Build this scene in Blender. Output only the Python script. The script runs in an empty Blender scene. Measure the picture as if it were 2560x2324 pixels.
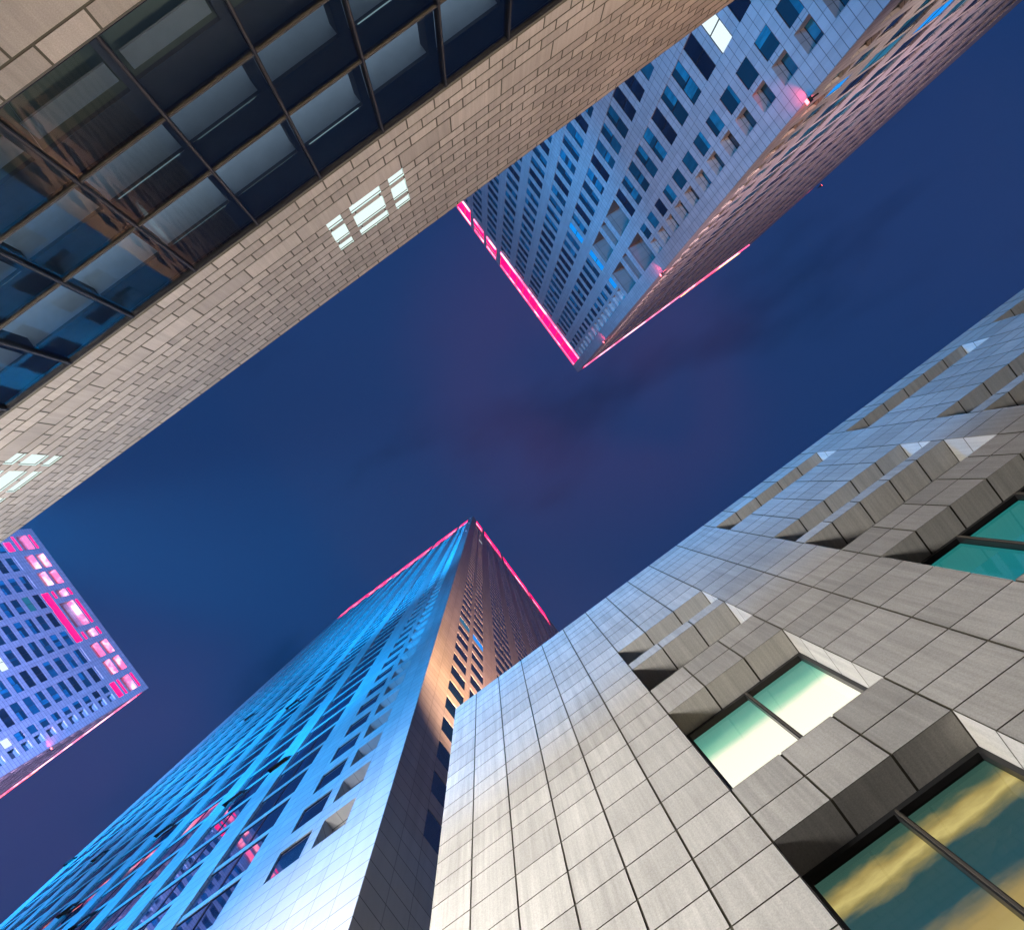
import bpy, math, random
from mathutils import Vector, Matrix
S = bpy.context.scene
COL = S.collection
rnd = random.Random(7)

# ------------------------------------------------------------------ camera
F, PX, PY, W0, H0 = 1550.0, 1205.0, 1215.0, 2560.0, 2324.0
TH = math.radians(-36.45)
EYE = 1.6                                   # heights below are measured from the eye
cd = bpy.data.cameras.new('camera'); cam = bpy.data.objects.new('camera', cd); COL.objects.link(cam)
cd.sensor_fit = 'HORIZONTAL'; cd.sensor_width = 36.0; cd.lens = F / W0 * 36.0
cd.shift_x = (W0 / 2 - PX) / W0
cd.shift_y = (PY - H0 / 2) / W0
cd.clip_start = 0.05; cd.clip_end = 3000
right = Vector((math.cos(TH), -math.sin(TH), 0))
down = Vector((math.sin(TH), math.cos(TH), 0))
up = -down; back = Vector((0, 0, -1))
cam.matrix_world = Matrix(((right.x, up.x, back.x, 0), (right.y, up.y, back.y, 0), (right.z, up.z, back.z, EYE), (0, 0, 0, 1)))
S.camera = cam
S.view_settings.view_transform = 'Standard'; S.view_settings.look = 'None'
S.view_settings.exposure = 0.0; S.view_settings.gamma = 1.0
S.cycles.max_bounces = 8; S.cycles.glossy_bounces = 4; S.cycles.transparent_max_bounces = 8
S.cycles.sample_clamp_indirect = 4.0; S.cycles.caustics_reflective = False; S.cycles.caustics_refractive = False


def pix(u, v, h):
    """photo pixel of a point (eye at origin)"""
    a = F / h * u; b = F / h * v
    return PX + a * math.cos(TH) - b * math.sin(TH), PY + a * math.sin(TH) + b * math.cos(TH)


# ------------------------------------------------------------------ node helpers
class NT:
    def __init__(s, tree):
        s.t = tree; s.n = tree.nodes; s.l = tree.links
    def add(s, typ, **kw):
        n = s.n.new(typ)
        for k, v in kw.items():
            if k == 'inp':
                for i, val in v.items():
                    if isinstance(val, bpy.types.NodeSocket): s.l.new(val, n.inputs[i])
                    else: n.inputs[i].default_value = val
            else: setattr(n, k, v)
        return n
    def math(s, op, a, b=0.0, c=0.0, clamp=False):
        n = s.add('ShaderNodeMath', operation=op, inp={0: a, 1: b, 2: c}); n.use_clamp = clamp
        return n.outputs[0]
    def mix(s, f, a, b, blend='MIX'):
        n = s.add('ShaderNodeMix', data_type='RGBA', blend_type=blend)
        for i, val in ((0, f), (6, a), (7, b)):
            if isinstance(val, bpy.types.NodeSocket): s.l.new(val, n.inputs[i])
            else: n.inputs[i].default_value = val
        return n.outputs[2]
    def ramp(s, x, a, b, c=0.0, d=1.0, smooth=True):
        n = s.add('ShaderNodeMapRange', interpolation_type='SMOOTHSTEP' if smooth else 'LINEAR', inp={0: x, 1: a, 2: b, 3: c, 4: d})
        return n.outputs[0]
    def noise(s, vec, scale, detail=4.0, rough=0.55):
        n = s.add('ShaderNodeTexNoise', inp={'Scale': scale, 'Detail': detail, 'Roughness': rough})
        s.l.new(vec, n.inputs['Vector'])
        return n.outputs['Fac']


def C(r, g, b): return (r, g, b, 1.0)


# ------------------------------------------------------------------ sky (dusk, thin cloud, tinted purple for the neon glow)
Wd = bpy.data.worlds.new('World'); S.world = Wd; Wd.use_nodes = True
w = NT(Wd.node_tree); w.n.clear()
out = w.add('ShaderNodeOutputWorld')
bg = w.add('ShaderNodeBackground'); w.l.new(bg.outputs[0], out.inputs[0])
tc = w.add('ShaderNodeTexCoord')
sky = w.add('ShaderNodeTexSky', sky_type='NISHITA'); sky.sun_disc = False
sky.sun_elevation = math.radians(-3.0); sky.sun_rotation = math.radians(200); sky.altitude = 100
stretch = w.add('ShaderNodeMapping', inp={'Vector': tc.outputs['Generated'], 'Location': (0.35, 0.1, 0.0), 'Rotation': (0, 0, 0.9), 'Scale': (1.0, 2.0, 0.4)})
n1 = w.noise(stretch.outputs[0], 2.6, 4.5, 0.52)
n2 = w.noise(tc.outputs['Generated'], 3.4, 2.0, 0.5)
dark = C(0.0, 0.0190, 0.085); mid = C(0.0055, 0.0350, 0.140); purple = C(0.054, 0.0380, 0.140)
c1 = w.mix(w.ramp(n1, 0.28, 0.46), dark, mid)
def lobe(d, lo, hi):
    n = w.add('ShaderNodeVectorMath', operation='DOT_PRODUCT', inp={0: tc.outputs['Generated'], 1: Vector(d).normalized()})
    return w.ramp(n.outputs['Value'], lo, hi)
lit = w.math('MAXIMUM', lobe((.24, -.07, .96), 0.945, 1.0), w.math('MULTIPLY', lobe((-.70, .05, .72), 0.93, 1.0), 1.0))  # glow around the neon tops, painted into the sky colour
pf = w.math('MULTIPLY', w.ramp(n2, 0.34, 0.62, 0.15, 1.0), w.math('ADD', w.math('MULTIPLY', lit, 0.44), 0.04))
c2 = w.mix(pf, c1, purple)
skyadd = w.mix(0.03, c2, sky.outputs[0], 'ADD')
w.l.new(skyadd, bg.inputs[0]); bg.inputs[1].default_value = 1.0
# the moon-faint sun of late dusk
sd = bpy.data.lights.new('sun', 'SUN'); sd.energy = 0.02; sd.angle = math.radians(10); sd.color = (0.55, 0.7, 1.0)
so = bpy.data.objects.new('sun', sd); COL.objects.link(so); so.rotation_euler = (math.radians(50), 0, math.radians(200))


# ------------------------------------------------------------------ floodlights of the place (on the ground and on the two low roofs)
def spot(loc, target, color, watts, ang=60, blend=0.6, radius=0.5, name='floodlight_beam'):
    d = bpy.data.lights.new(name, 'SPOT'); d.energy = watts; d.color = color
    d.spot_size = math.radians(ang); d.spot_blend = blend; d.shadow_soft_size = radius
    o = bpy.data.objects.new(name, d); COL.objects.link(o)
    p = Vector((loc[0], loc[1], loc[2] + EYE)); t = Vector((target[0], target[1], target[2] + EYE))
    o.location = p; o.rotation_euler = (t - p).to_track_quat('-Z', 'Y').to_euler()
    return o


def area(loc, target, color, watts, sx, sy, name='floodlight_row', spread=180):
    d = bpy.data.lights.new(name, 'AREA'); d.energy = watts; d.color = color
    d.shape = 'RECTANGLE'; d.size = sx; d.size_y = sy; d.spread = math.radians(spread)
    o = bpy.data.objects.new(name, d); COL.objects.link(o)
    p = Vector((loc[0], loc[1], loc[2] + EYE)); t = Vector((target[0], target[1], target[2] + EYE))
    z = (p - t).normalized(); x = Vector((1, 0, 0))
    if abs(z.x) > 0.75: x = Vector((0, 1, 0))
    x = (x - x.dot(z) * z).normalized(); y = z.cross(x)
    o.matrix_world = Matrix(((x.x, y.x, z.x, p.x), (x.y, y.y, z.y, p.y), (x.z, y.z, z.z, p.z), (0, 0, 0, 1)))
    return o


BLUE = (0.0, 0.35, 1.0); VIOLET = (0.30, 0.28, 1.0); WHITE = (1.0, 0.97, 0.92); WARM = (1.0, 0.81, 0.65); ORANGE = (1.0, 0.50, 0.20); PINKISH = (1.0, 0.62, 0.55)
# street side, white: the stone front on the right and the foot of the centre tower
area((-19, -8.6, 6.2), (-6, 5.5, 9.0), WHITE, 8800, 10, 0.8, 'street_light_row', 95)
# warm, at the foot of the right-hand front, on the brick-coursed front
area((-18, 4.2, -0.6), (-18, -9, 17), (1.0, 0.93, 0.86), 4200, 16, 0.8, 'street_light_row', 80)
area((8, 4.2, -0.6), (8, -9, 18), WARM, 1700, 20, 0.8, 'street_light_row', 80)
spot((-16, -8.4, 3.0), (-17, 6.84, 19), WHITE, 9000, 64, 0.9, 0.6)
spot((24, -4.5, 12), (17, -9, 23), (1.0, 0.52, 0.22), 7000, 90, 0.9, 0.6)
# blue floods on the low roof: centre tower and the top of the right-hand front
area((-36, -12.4, 25.6), (-34, 6.0, 34), BLUE, 26000, 50, 0.8)
spot((-13, -12.2, 25.2), (8, 5.5, 20), BLUE, 24000, 100, 0.7, 0.25)
spot((-11, -12.2, 25.2), (26, 5.5, 20), BLUE, 30000, 60, 0.8, 0.25)
for x, tx, tz, pw, an in ((-18, -26, 60, 130000, 60), (-34, -42, 110, 520000, 48), (-22, -26, 190, 1500000, 34), (-62, -66, 50, 160000, 70), (-66, -64, 130, 900000, 44)):
    spot((x, -14, 25.5), (tx, 6.84, tz), BLUE, pw, an, 0.8, 1.0)
# right tower, street-facing side (blue) and its long side (rose)
spot((-14, -30, 25), (36, -22, 60), (0.0, 0.38, 0.95), 120000, 70, 0.8, 1.0)
spot((-14, -24, 25), (36, -25, 125), (0.0, 0.36, 0.95), 360000, 44, 0.8, 1.0)
spot((50, 9, 22), (58, -8.6, 55), (1.0, 0.74, 0.64), 42000, 100, 0.8, 0.5)
spot((46, 14, 22), (62, -8.6, 130), (1.0, 0.64, 0.80), 170000, 60, 0.8, 0.5)
# left tower (violet)
spot((-38, -34, 25), (-90, -26, 95), (0.16, 0.30, 1.0), 1500000, 62, 0.8, 1.0)
spot((-82, 10, 22), (-112, -8.3, 115), (0.7, 0.45, 0.9), 800000, 60, 0.8, 0.5)
# orange row in the gutter of the right-hand roof, behind its parapet: centre tower's short side
area((-3.9, 17.0, 17.6), (-9.15, 17.0, 34), ORANGE, 40000, 0.25, 22)
spot((-3.6, 12, 18), (-9.15, 10, 70), (1.0, 0.55, 0.34), 110000, 50, 0.9, 0.3)
spot((-2.6, 16, 18), (-9.15, 14, 150), (0.95, 0.45, 0.55), 90000, 40, 0.9, 0.3)


# ------------------------------------------------------------------ materials
def newmat(name):
    m = bpy.data.materials.new(name); m.use_nodes = True
    t = NT(m.node_tree); t.n.clear()
    o = t.add('ShaderNodeOutputMaterial'); b = t.add('ShaderNodeBsdfPrincipled'); t.l.new(b.outputs[0], o.inputs[0])
    return m, t, b


def plain(name, col, rough=0.6, metal=0.0):
    m, t, b = newmat(name)
    tcn = t.add('ShaderNodeTexCoord')
    n = t.noise(tcn.outputs['Object'], 3.0)
    b.inputs['Base Color'].default_value = col
    t.l.new(t.mix(0.35, col, t.mix(n, C(col[0] * .6, col[1] * .6, col[2] * .6), C(col[0] * 1.35, col[1] * 1.35, col[2] * 1.35))), b.inputs['Base Color'])
    b.inputs['Roughness'].default_value = rough; b.inputs['Metallic'].default_value = metal
    return m


def emis(name, col, strength):
    m, t, b = newmat(name)
    b.inputs['Base Color'].default_value = C(0.01, 0.01, 0.01); b.inputs['Specular IOR Level'].default_value = 0.1
    b.inputs['Emission Color'].default_value = col; b.inputs['Emission Strength'].default_value = strength
    return m


def led_or_glow(name, c0, s0, c1, s1):
    """LED strip and self-glowing recess lining, strength varied by noise"""
    m, t, b = newmat(name)
    tcn = t.add('ShaderNodeTexCoord'); n = t.noise(tcn.outputs['Object'], 0.22, 3.0, 0.6)
    f = t.ramp(n, 0.42, 0.62)
    t.l.new(t.mix(f, c0, c1), b.inputs['Emission Color']); t.l.new(t.ramp(n, 0.38, 0.64, s0, s1, False), b.inputs['Emission Strength'])
    b.inputs['Base Color'].default_value = C(0.01, 0.01, 0.01); b.inputs['Specular IOR Level'].default_value = 0.1
    return m


def granite(name, base, spread=0.10, streak=0.5, grain=60.0, uvs=(1.0, 1.0), dirt=(0.12, 0.10, 0.07)):
    """sawn stone: per-slab tone (face attribute), grain, run-off streaks down the wall"""
    m, t, b = newmat(name)
    tcn = t.add('ShaderNodeTexCoord'); uv = t.add('ShaderNodeUVMap'); uv.uv_map = 'UVMap'
    at = t.add('ShaderNodeAttribute', attribute_name='tone')
    g = t.noise(tcn.outputs['Object'], grain, 2.0, 0.7)
    big = t.noise(tcn.outputs['Object'], 0.5, 5.0, 0.6)
    mp = t.add('ShaderNodeMapping', inp={'Vector': uv.outputs[0], 'Scale': (7.0, 0.30, 1.0)})
    st = t.noise(mp.outputs[0], 1.0, 4.0, 0.6)
    mp2 = t.add('ShaderNodeMapping', inp={'Vector': uv.outputs[0], 'Scale': (26.0, 0.8, 1.0)})
    st2 = t.noise(mp2.outputs[0], 1.0, 3.0, 0.6)
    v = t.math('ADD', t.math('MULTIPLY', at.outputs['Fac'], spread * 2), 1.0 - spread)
    v = t.math('MULTIPLY', v, t.ramp(g, 0.30, 0.72, 0.84, 1.13, False))
    v = t.math('MULTIPLY', v, t.ramp(big, 0.30, 0.70, 0.88, 1.08, False))
    v = t.math('MULTIPLY', v, t.ramp(st, 0.35, 0.70, 1.0 + 0.10 * streak, 1.0 - 0.28 * streak, False))
    v = t.math('MULTIPLY', v, t.ramp(st2, 0.35, 0.75, 1.0 + 0.05 * streak, 1.0 - 0.16 * streak, False))
    comb = t.add('ShaderNodeCombineColor', inp={0: v, 1: v, 2: v})
    c = t.mix(1.0, base, comb.outputs[0], 'MULTIPLY')
    spots = t.ramp(t.noise(tcn.outputs['Object'], 1.3, 8.0, 0.75), 0.66, 0.78, 0.0, 0.45)
    c = t.mix(spots, c, C(*dirt))
    t.l.new(c, b.inputs['Base Color'])
    b.inputs['Roughness'].default_value = 0.62
    b.inputs['Specular IOR Level'].default_value = 0.35
    bu = t.add('ShaderNodeBump', inp={'Strength': 0.12, 'Distance': 0.01, 'Height': g}); t.l.new(bu.outputs[0], b.inputs['Normal'])
    return m


def tower_stone(name, base, cell=(0.98, 0.84), lw=0.05, z_off=0.0):
    """distant cladding: slab joints drawn from the wall's own metre grid, tone per slab"""
    m, t, b = newmat(name)
    uv = t.add('ShaderNodeUVMap'); uv.uv_map = 'UVMap'
    sp = t.add('ShaderNodeSeparateXYZ', inp={0: uv.outputs[0]})
    sx = t.math('DIVIDE', sp.outputs[0], cell[0]); sz = t.math('DIVIDE', t.math('ADD', sp.outputs[1], z_off), cell[1])
    fx = t.math('FRACT', sx); fz = t.math('FRACT', sz)
    lx = t.math('GREATER_THAN', t.math('ABSOLUTE', t.math('SUBTRACT', fx, 0.5)), 0.5 - lw / cell[0] / 2)
    lz = t.math('GREATER_THAN', t.math('ABSOLUTE', t.math('SUBTRACT', fz, 0.5)), 0.5 - lw * 1.1 / cell[1] / 2)
    joint = t.math('MAXIMUM', t.math('MULTIPLY', lx, 0.5), lz)
    cv = t.add('ShaderNodeCombineXYZ', inp={0: t.math('FLOOR', sx), 1: t.math('FLOOR', sz)})
    wn = t.add('ShaderNodeTexWhiteNoise', noise_dimensions='3D', inp={'Vector': cv.outputs[0]})
    mp = t.add('ShaderNodeMapping', inp={'Vector': uv.outputs[0], 'Scale': (1.6, 0.06, 1.0)})
    st = t.noise(mp.outputs[0], 1.0, 5.0, 0.6)
    v = t.math('MULTIPLY', t.math('ADD', t.math('MULTIPLY', wn.outputs['Value'], 0.16), 0.92), t.ramp(st, 0.3, 0.7, 1.06, 0.86, False))
    comb = t.add('ShaderNodeCombineColor', inp={0: v, 1: v, 2: v})
    c = t.mix(1.0, base, comb.outputs[0], 'MULTIPLY')
    c = t.mix(t.math('MULTIPLY', joint, 0.72), c, C(0.03, 0.03, 0.035))
    t.l.new(c, b.inputs['Base Color']); b.inputs['Roughness'].default_value = 0.55
    return m


def pane(name, body, rough=0.03, ior=1.55, wave=0.02, curtain=None):
    """dark reflecting glass with what hangs behind it"""
    m, t, b = newmat(name)
    uv = t.add('ShaderNodeUVMap'); uv.uv_map = 'UVMap'
    at = t.add('ShaderNodeAttribute', attribute_name='tone')
    mp = t.add('ShaderNodeMapping', inp={'Vector': uv.outputs[0], 'Scale': (2.2, 0.5, 1.0)})
    n = t.noise(mp.outputs[0], 1.0, 3.0, 0.5)
    cur = curtain or C(body[0] * 3.5, body[1] * 3.0, body[2] * 2.6)
    f = t.math('MULTIPLY', t.ramp(at.outputs['Fac'], 0.15, 0.95), t.ramp(n, 0.25, 0.75, 0.5, 1.0))
    t.l.new(t.mix(f, body, cur), b.inputs['Base Color'])
    b.inputs['Roughness'].default_value = 0.5; b.inputs['Specular IOR Level'].default_value = 0.0
    b.inputs['Coat Weight'].default_value = 1.0; b.inputs['Coat Roughness'].default_value = rough; b.inputs['Coat IOR'].default_value = ior
    tcn = t.add('ShaderNodeTexCoord')
    wv = t.noise(tcn.outputs['Object'], 0.45, 1.0, 0.4)
    bu = t.add('ShaderNodeBump', inp={'Strength': 1.0, 'Distance': wave, 'Height': wv}); t.l.new(bu.outputs[0], b.inputs['Coat Normal'])
    return m


def clear_glass(name, tint, refl=1.5, wave=0.0):
    """single clear pane: tinted see-through plus mirror reflection"""
    m = bpy.data.materials.new(name); m.use_nodes = True
    t = NT(m.node_tree); t.n.clear()
    o = t.add('ShaderNodeOutputMaterial')
    fr = t.add('ShaderNodeFresnel', inp={0: refl})
    tr = t.add('ShaderNodeBsdfTransparent', inp={0: tint}); gl = t.add('ShaderNodeBsdfGlossy', inp={0: C(0.95, 0.97, 1.0), 'Roughness': 0.03})
    tcn = t.add('ShaderNodeTexCoord')
    bu = t.add('ShaderNodeBump', inp={'Strength': 1.0, 'Distance': wave, 'Height': t.noise(tcn.outputs['Object'], 0.8, 2.0, 0.4)})
    t.l.new(bu.outputs[0], gl.inputs['Normal'])
    mx = t.add('ShaderNodeMixShader'); t.l.new(fr.outputs[0], mx.inputs[0]); t.l.new(tr.outputs[0], mx.inputs[1]); t.l.new(gl.outputs[0], mx.inputs[2])
    t.l.new(mx.outputs[0], o.inputs[0])
    return m


M = {}
M['granite_e'] = granite('grey_granite', C(0.455, 0.432, 0.395), 0.10, 0.7, 55.0)
M['granite_a'] = granite('rose_granite', C(0.41, 0.355, 0.30), 0.16, 0.5, 45.0)
M['room_white'] = plain('room_white', C(.75, .72, .62), .9)
M['joint'] = plain('dark_joint', C(0.075, 0.066, 0.045), 0.9)
M['mortar'] = plain('back_wall', C(0.10, 0.095, 0.09), 0.9)
M['frame'] = plain('black_frame', C(0.012, 0.012, 0.013), 0.35)
M['bronze'] = plain('bronze_mullion', C(0.075, 0.065, 0.055), 0.5, 0.3)
M['stone_b'] = tower_stone('tower_stone_right', C(0.50, 0.49, 0.48), (0.98, 0.8375), 0.06, -51.1)
M['stone_c'] = tower_stone('tower_stone_centre', C(0.50, 0.49, 0.475), (1.0, 0.8125), 0.035, -22.3)
M['stone_d'] = tower_stone('tower_stone_left', C(0.50, 0.49, 0.48), (0.92, 0.7625), 0.07, -130.75)
M['loggia'] = tower_stone('shaded_loggia_lining', C(0.20, 0.19, 0.185), (1.7, 1.7), 0.06)  # tower stone darkened for the shade inside the loggias
M['pane_blue'] = pane('blue_curtained_glass', C(0.004, 0.050, 0.075), curtain=C(0.02, 0.34, 0.48))
M['pane_dark'] = pane('dark_glass', C(0.003, 0.010, 0.022), wave=0.05, ior=1.9)
M['pane_c'] = pane('centre_tower_glass', C(0.002, 0.016, 0.04), wave=0.008, ior=2.5)
M['lit_white'] = emis('lit_window_white', C(0.80, 0.95, 1.0), 1.1)
M['lit_blue'] = emis('lit_window_blue', C(0.0, 0.30, 0.95), 1.0)
M['lit_dim'] = emis('lit_window_dim', C(0.03, 0.30, 0.55), 0.5)
M['neon'] = led_or_glow('pink_glow_lining', C(1.0, 0.0, 0.115), 2.0, C(1.0, 0.0, 0.085), 3.6)  # crown recess faces emit, standing in for LED light on them
M['led_and_soffit_glow'] = led_or_glow('pink_led_and_glow_soffit', C(1.0, 0.10, 0.26), 2.4, C(1.0, 0.42, 0.55), 3.4)  # LED strips, and soffits made to glow as if lit by them
M['lining_soft_glow'] = emis('pink_soft_glow_lining', C(1.0, 0.0, 0.13), 2.2)  # inner faces of the thin openings emit in place of light on them
M['led_warm'] = led_or_glow('yellow_led_core', C(1.0, 0.05, 0.06), 2.0, C(1.0, 0.42, 0.16), 4.0)
M['red_lamp'] = emis('red_lamp', C(1.0, 0.10, 0.12), 9.0)
M['slit_glow'] = emis('glowing_slit_lining', C(0.80, 0.96, 0.93), 1.05)  # slit faces emit, standing in for a light inside
M['slit_rim'] = emis('glowing_slit_rim', C(0.75, 0.95, 0.92), 1.05)  # front edge of the slit made to glow as if lit from within
M['metal_dark'] = plain('dark_metal', C(0.03, 0.03, 0.035), 0.4, 0.6)
M['concrete'] = plain('concrete', C(0.25, 0.25, 0.25), 0.9)
M['asphalt'] = plain('asphalt', C(0.05, 0.05, 0.052), 0.9)


# ------------------------------------------------------------------ mesh builder
class MB:
    def __init__(s): s.v = []; s.f = []; s.m = []; s.tone = []; s.uv = []
    def quad(s, pts, m=0, tone=None, uv=None):
        i = len(s.v); s.v += [tuple(p) for p in pts]; s.f.append((i, i + 1, i + 2, i + 3)); s.m.append(m)
        s.tone.append(rnd.random() if tone is None else tone)
        s.uv.append(uv or [(0, 0), (1, 0), (1, 1), (0, 1)])
    def build(s, name, mats, parent=None, origin=(0, 0, 0)):
        ox, oy, oz = origin
        me = bpy.data.meshes.new(name); me.from_pydata([(x - ox, y - oy, z + EYE - oz) for x, y, z in s.v], [], s.f)
        for m in mats: me.materials.append(m)
        me.polygons.foreach_set('material_index', s.m)
        a = me.attributes.new('tone', 'FLOAT', 'FACE'); a.data.foreach_set('value', s.tone)
        uvl = me.uv_layers.new(name='UVMap'); flat = []
        for q in s.uv:
            for p in q: flat += [p[0], p[1]]
        uvl.data.foreach_set('uv', flat)
        me.update()
        o = bpy.data.objects.new(name, me); COL.objects.link(o)
        if parent is not None: o.parent = parent
        else: o.location = origin
        return o


class Fr:
    """a wall plane: s metres along it from its corner, d metres into the building, z height"""
    def __init__(s, corner, sdir, n): s.c = corner; s.s = sdir; s.n = n
    def p(s, a, d, z): return (s.c[0] + s.s[0] * a - s.n[0] * d, s.c[1] + s.s[1] * a - s.n[1] * d, z)


def rect(mb, fr, s0, s1, z0, z1, d, m=0, tone=None):
    if fr.s[1] * fr.n[0] - fr.s[0] * fr.n[1] < 0: s0, s1 = s1, s0       # keep the face turned outwards
    mb.quad([fr.p(s0, d, z0), fr.p(s1, d, z0), fr.p(s1, d, z1), fr.p(s0, d, z1)], m, tone, [(s0, z0), (s1, z0), (s1, z1), (s0, z1)])


def reveals(mb, fr, s0, s1, z0, z1, d0, d1, m=0, ms=None, tone=None):
    ms = ms or {}
    for (a, b, key) in (((s0, z0), (s1, z0), 'sill'), ((s0, z1), (s1, z1), 'head'), ((s0, z0), (s0, z1), 'near'), ((s1, z0), (s1, z1), 'far')):
        mb.quad([fr.p(a[0], d0, a[1]), fr.p(b[0], d0, b[1]), fr.p(b[0], d1, b[1]), fr.p(a[0], d1, a[1])], ms.get(key, m), tone,
                [(a[0], a[1]), (b[0], b[1]), (b[0] + .0, b[1] + (d1 - d0)), (a[0] + .0, a[1] + (d1 - d0))])


def box(mb, fr, s0, s1, z0, z1, d0, d1, m=0, tone=None, back=False, side=None):
    """solid bar: front face at d0 and its four sides"""
    rect(mb, fr, s0, s1, z0, z1, d0, m, tone); reveals(mb, fr, s0, s1, z0, z1, d0, d1, m if side is None else side, tone=tone)
    if back: rect(mb, fr, s0, s1, z0, z1, d1, m, tone)


def wall(mb, fr, S0, S1, Z0, Z1, holes, d, m=0):
    xs = sorted(set([S0, S1] + [h[0] for h in holes] + [h[1] for h in holes]))
    xs = [x for x in xs if S0 <= x <= S1]
    for a, b in zip(xs[:-1], xs[1:]):
        if b - a < 1e-5: continue
        c = (a + b) / 2; iv = sorted((h[2], h[3]) for h in holes if h[0] < c < h[1])
        z = Z0
        for q0, q1 in iv:
            if q0 > z + 1e-5: rect(mb, fr, a, b, z, min(q0, Z1), d, m)
            z = max(z, q1)
        if z < Z1 - 1e-5: rect(mb, fr, a, b, z, Z1, d, m)


def tag(o, label, cat, group=None, kind=None):
    if label: o['label'] = label
    if cat: o['category'] = cat
    if group: o['group'] = group
    if kind: o['kind'] = kind
    return o


def root(name, loc, label, cat, group=None):
    o = bpy.data.objects.new(name, None); COL.objects.link(o); o.location = loc; o.empty_display_size = 1
    return tag(o, label, cat, group)


def vis(fr, s0, s1, z0, z1):
    """rough size in the photo (0 when outside)"""
    ps = [pix(*fr.p(a, 0, z)) for a, z in ((s0, z0), (s1, z0), (s1, z1), (s0, z1))]
    cx = sum(p[0] for p in ps) / 4; cy = sum(p[1] for p in ps) / 4
    if not (-40 < cx < W0 + 40 and -40 < cy < H0 + 40): return 0.0
    a = 0
    for i in range(4):
        x0, y0 = ps[i]; x1, y1 = ps[(i + 1) % 4]; a += x0 * y1 - x1 * y0
    return abs(a) / 2


# ------------------------------------------------------------------ the ground
g = MB(); g.quad([(-900, -900, -EYE), (900, -900, -EYE), (900, 900, -EYE), (-900, 900, -EYE)])
tag(g.build('ground', [M['asphalt']]), None, None, kind='structure')


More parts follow.
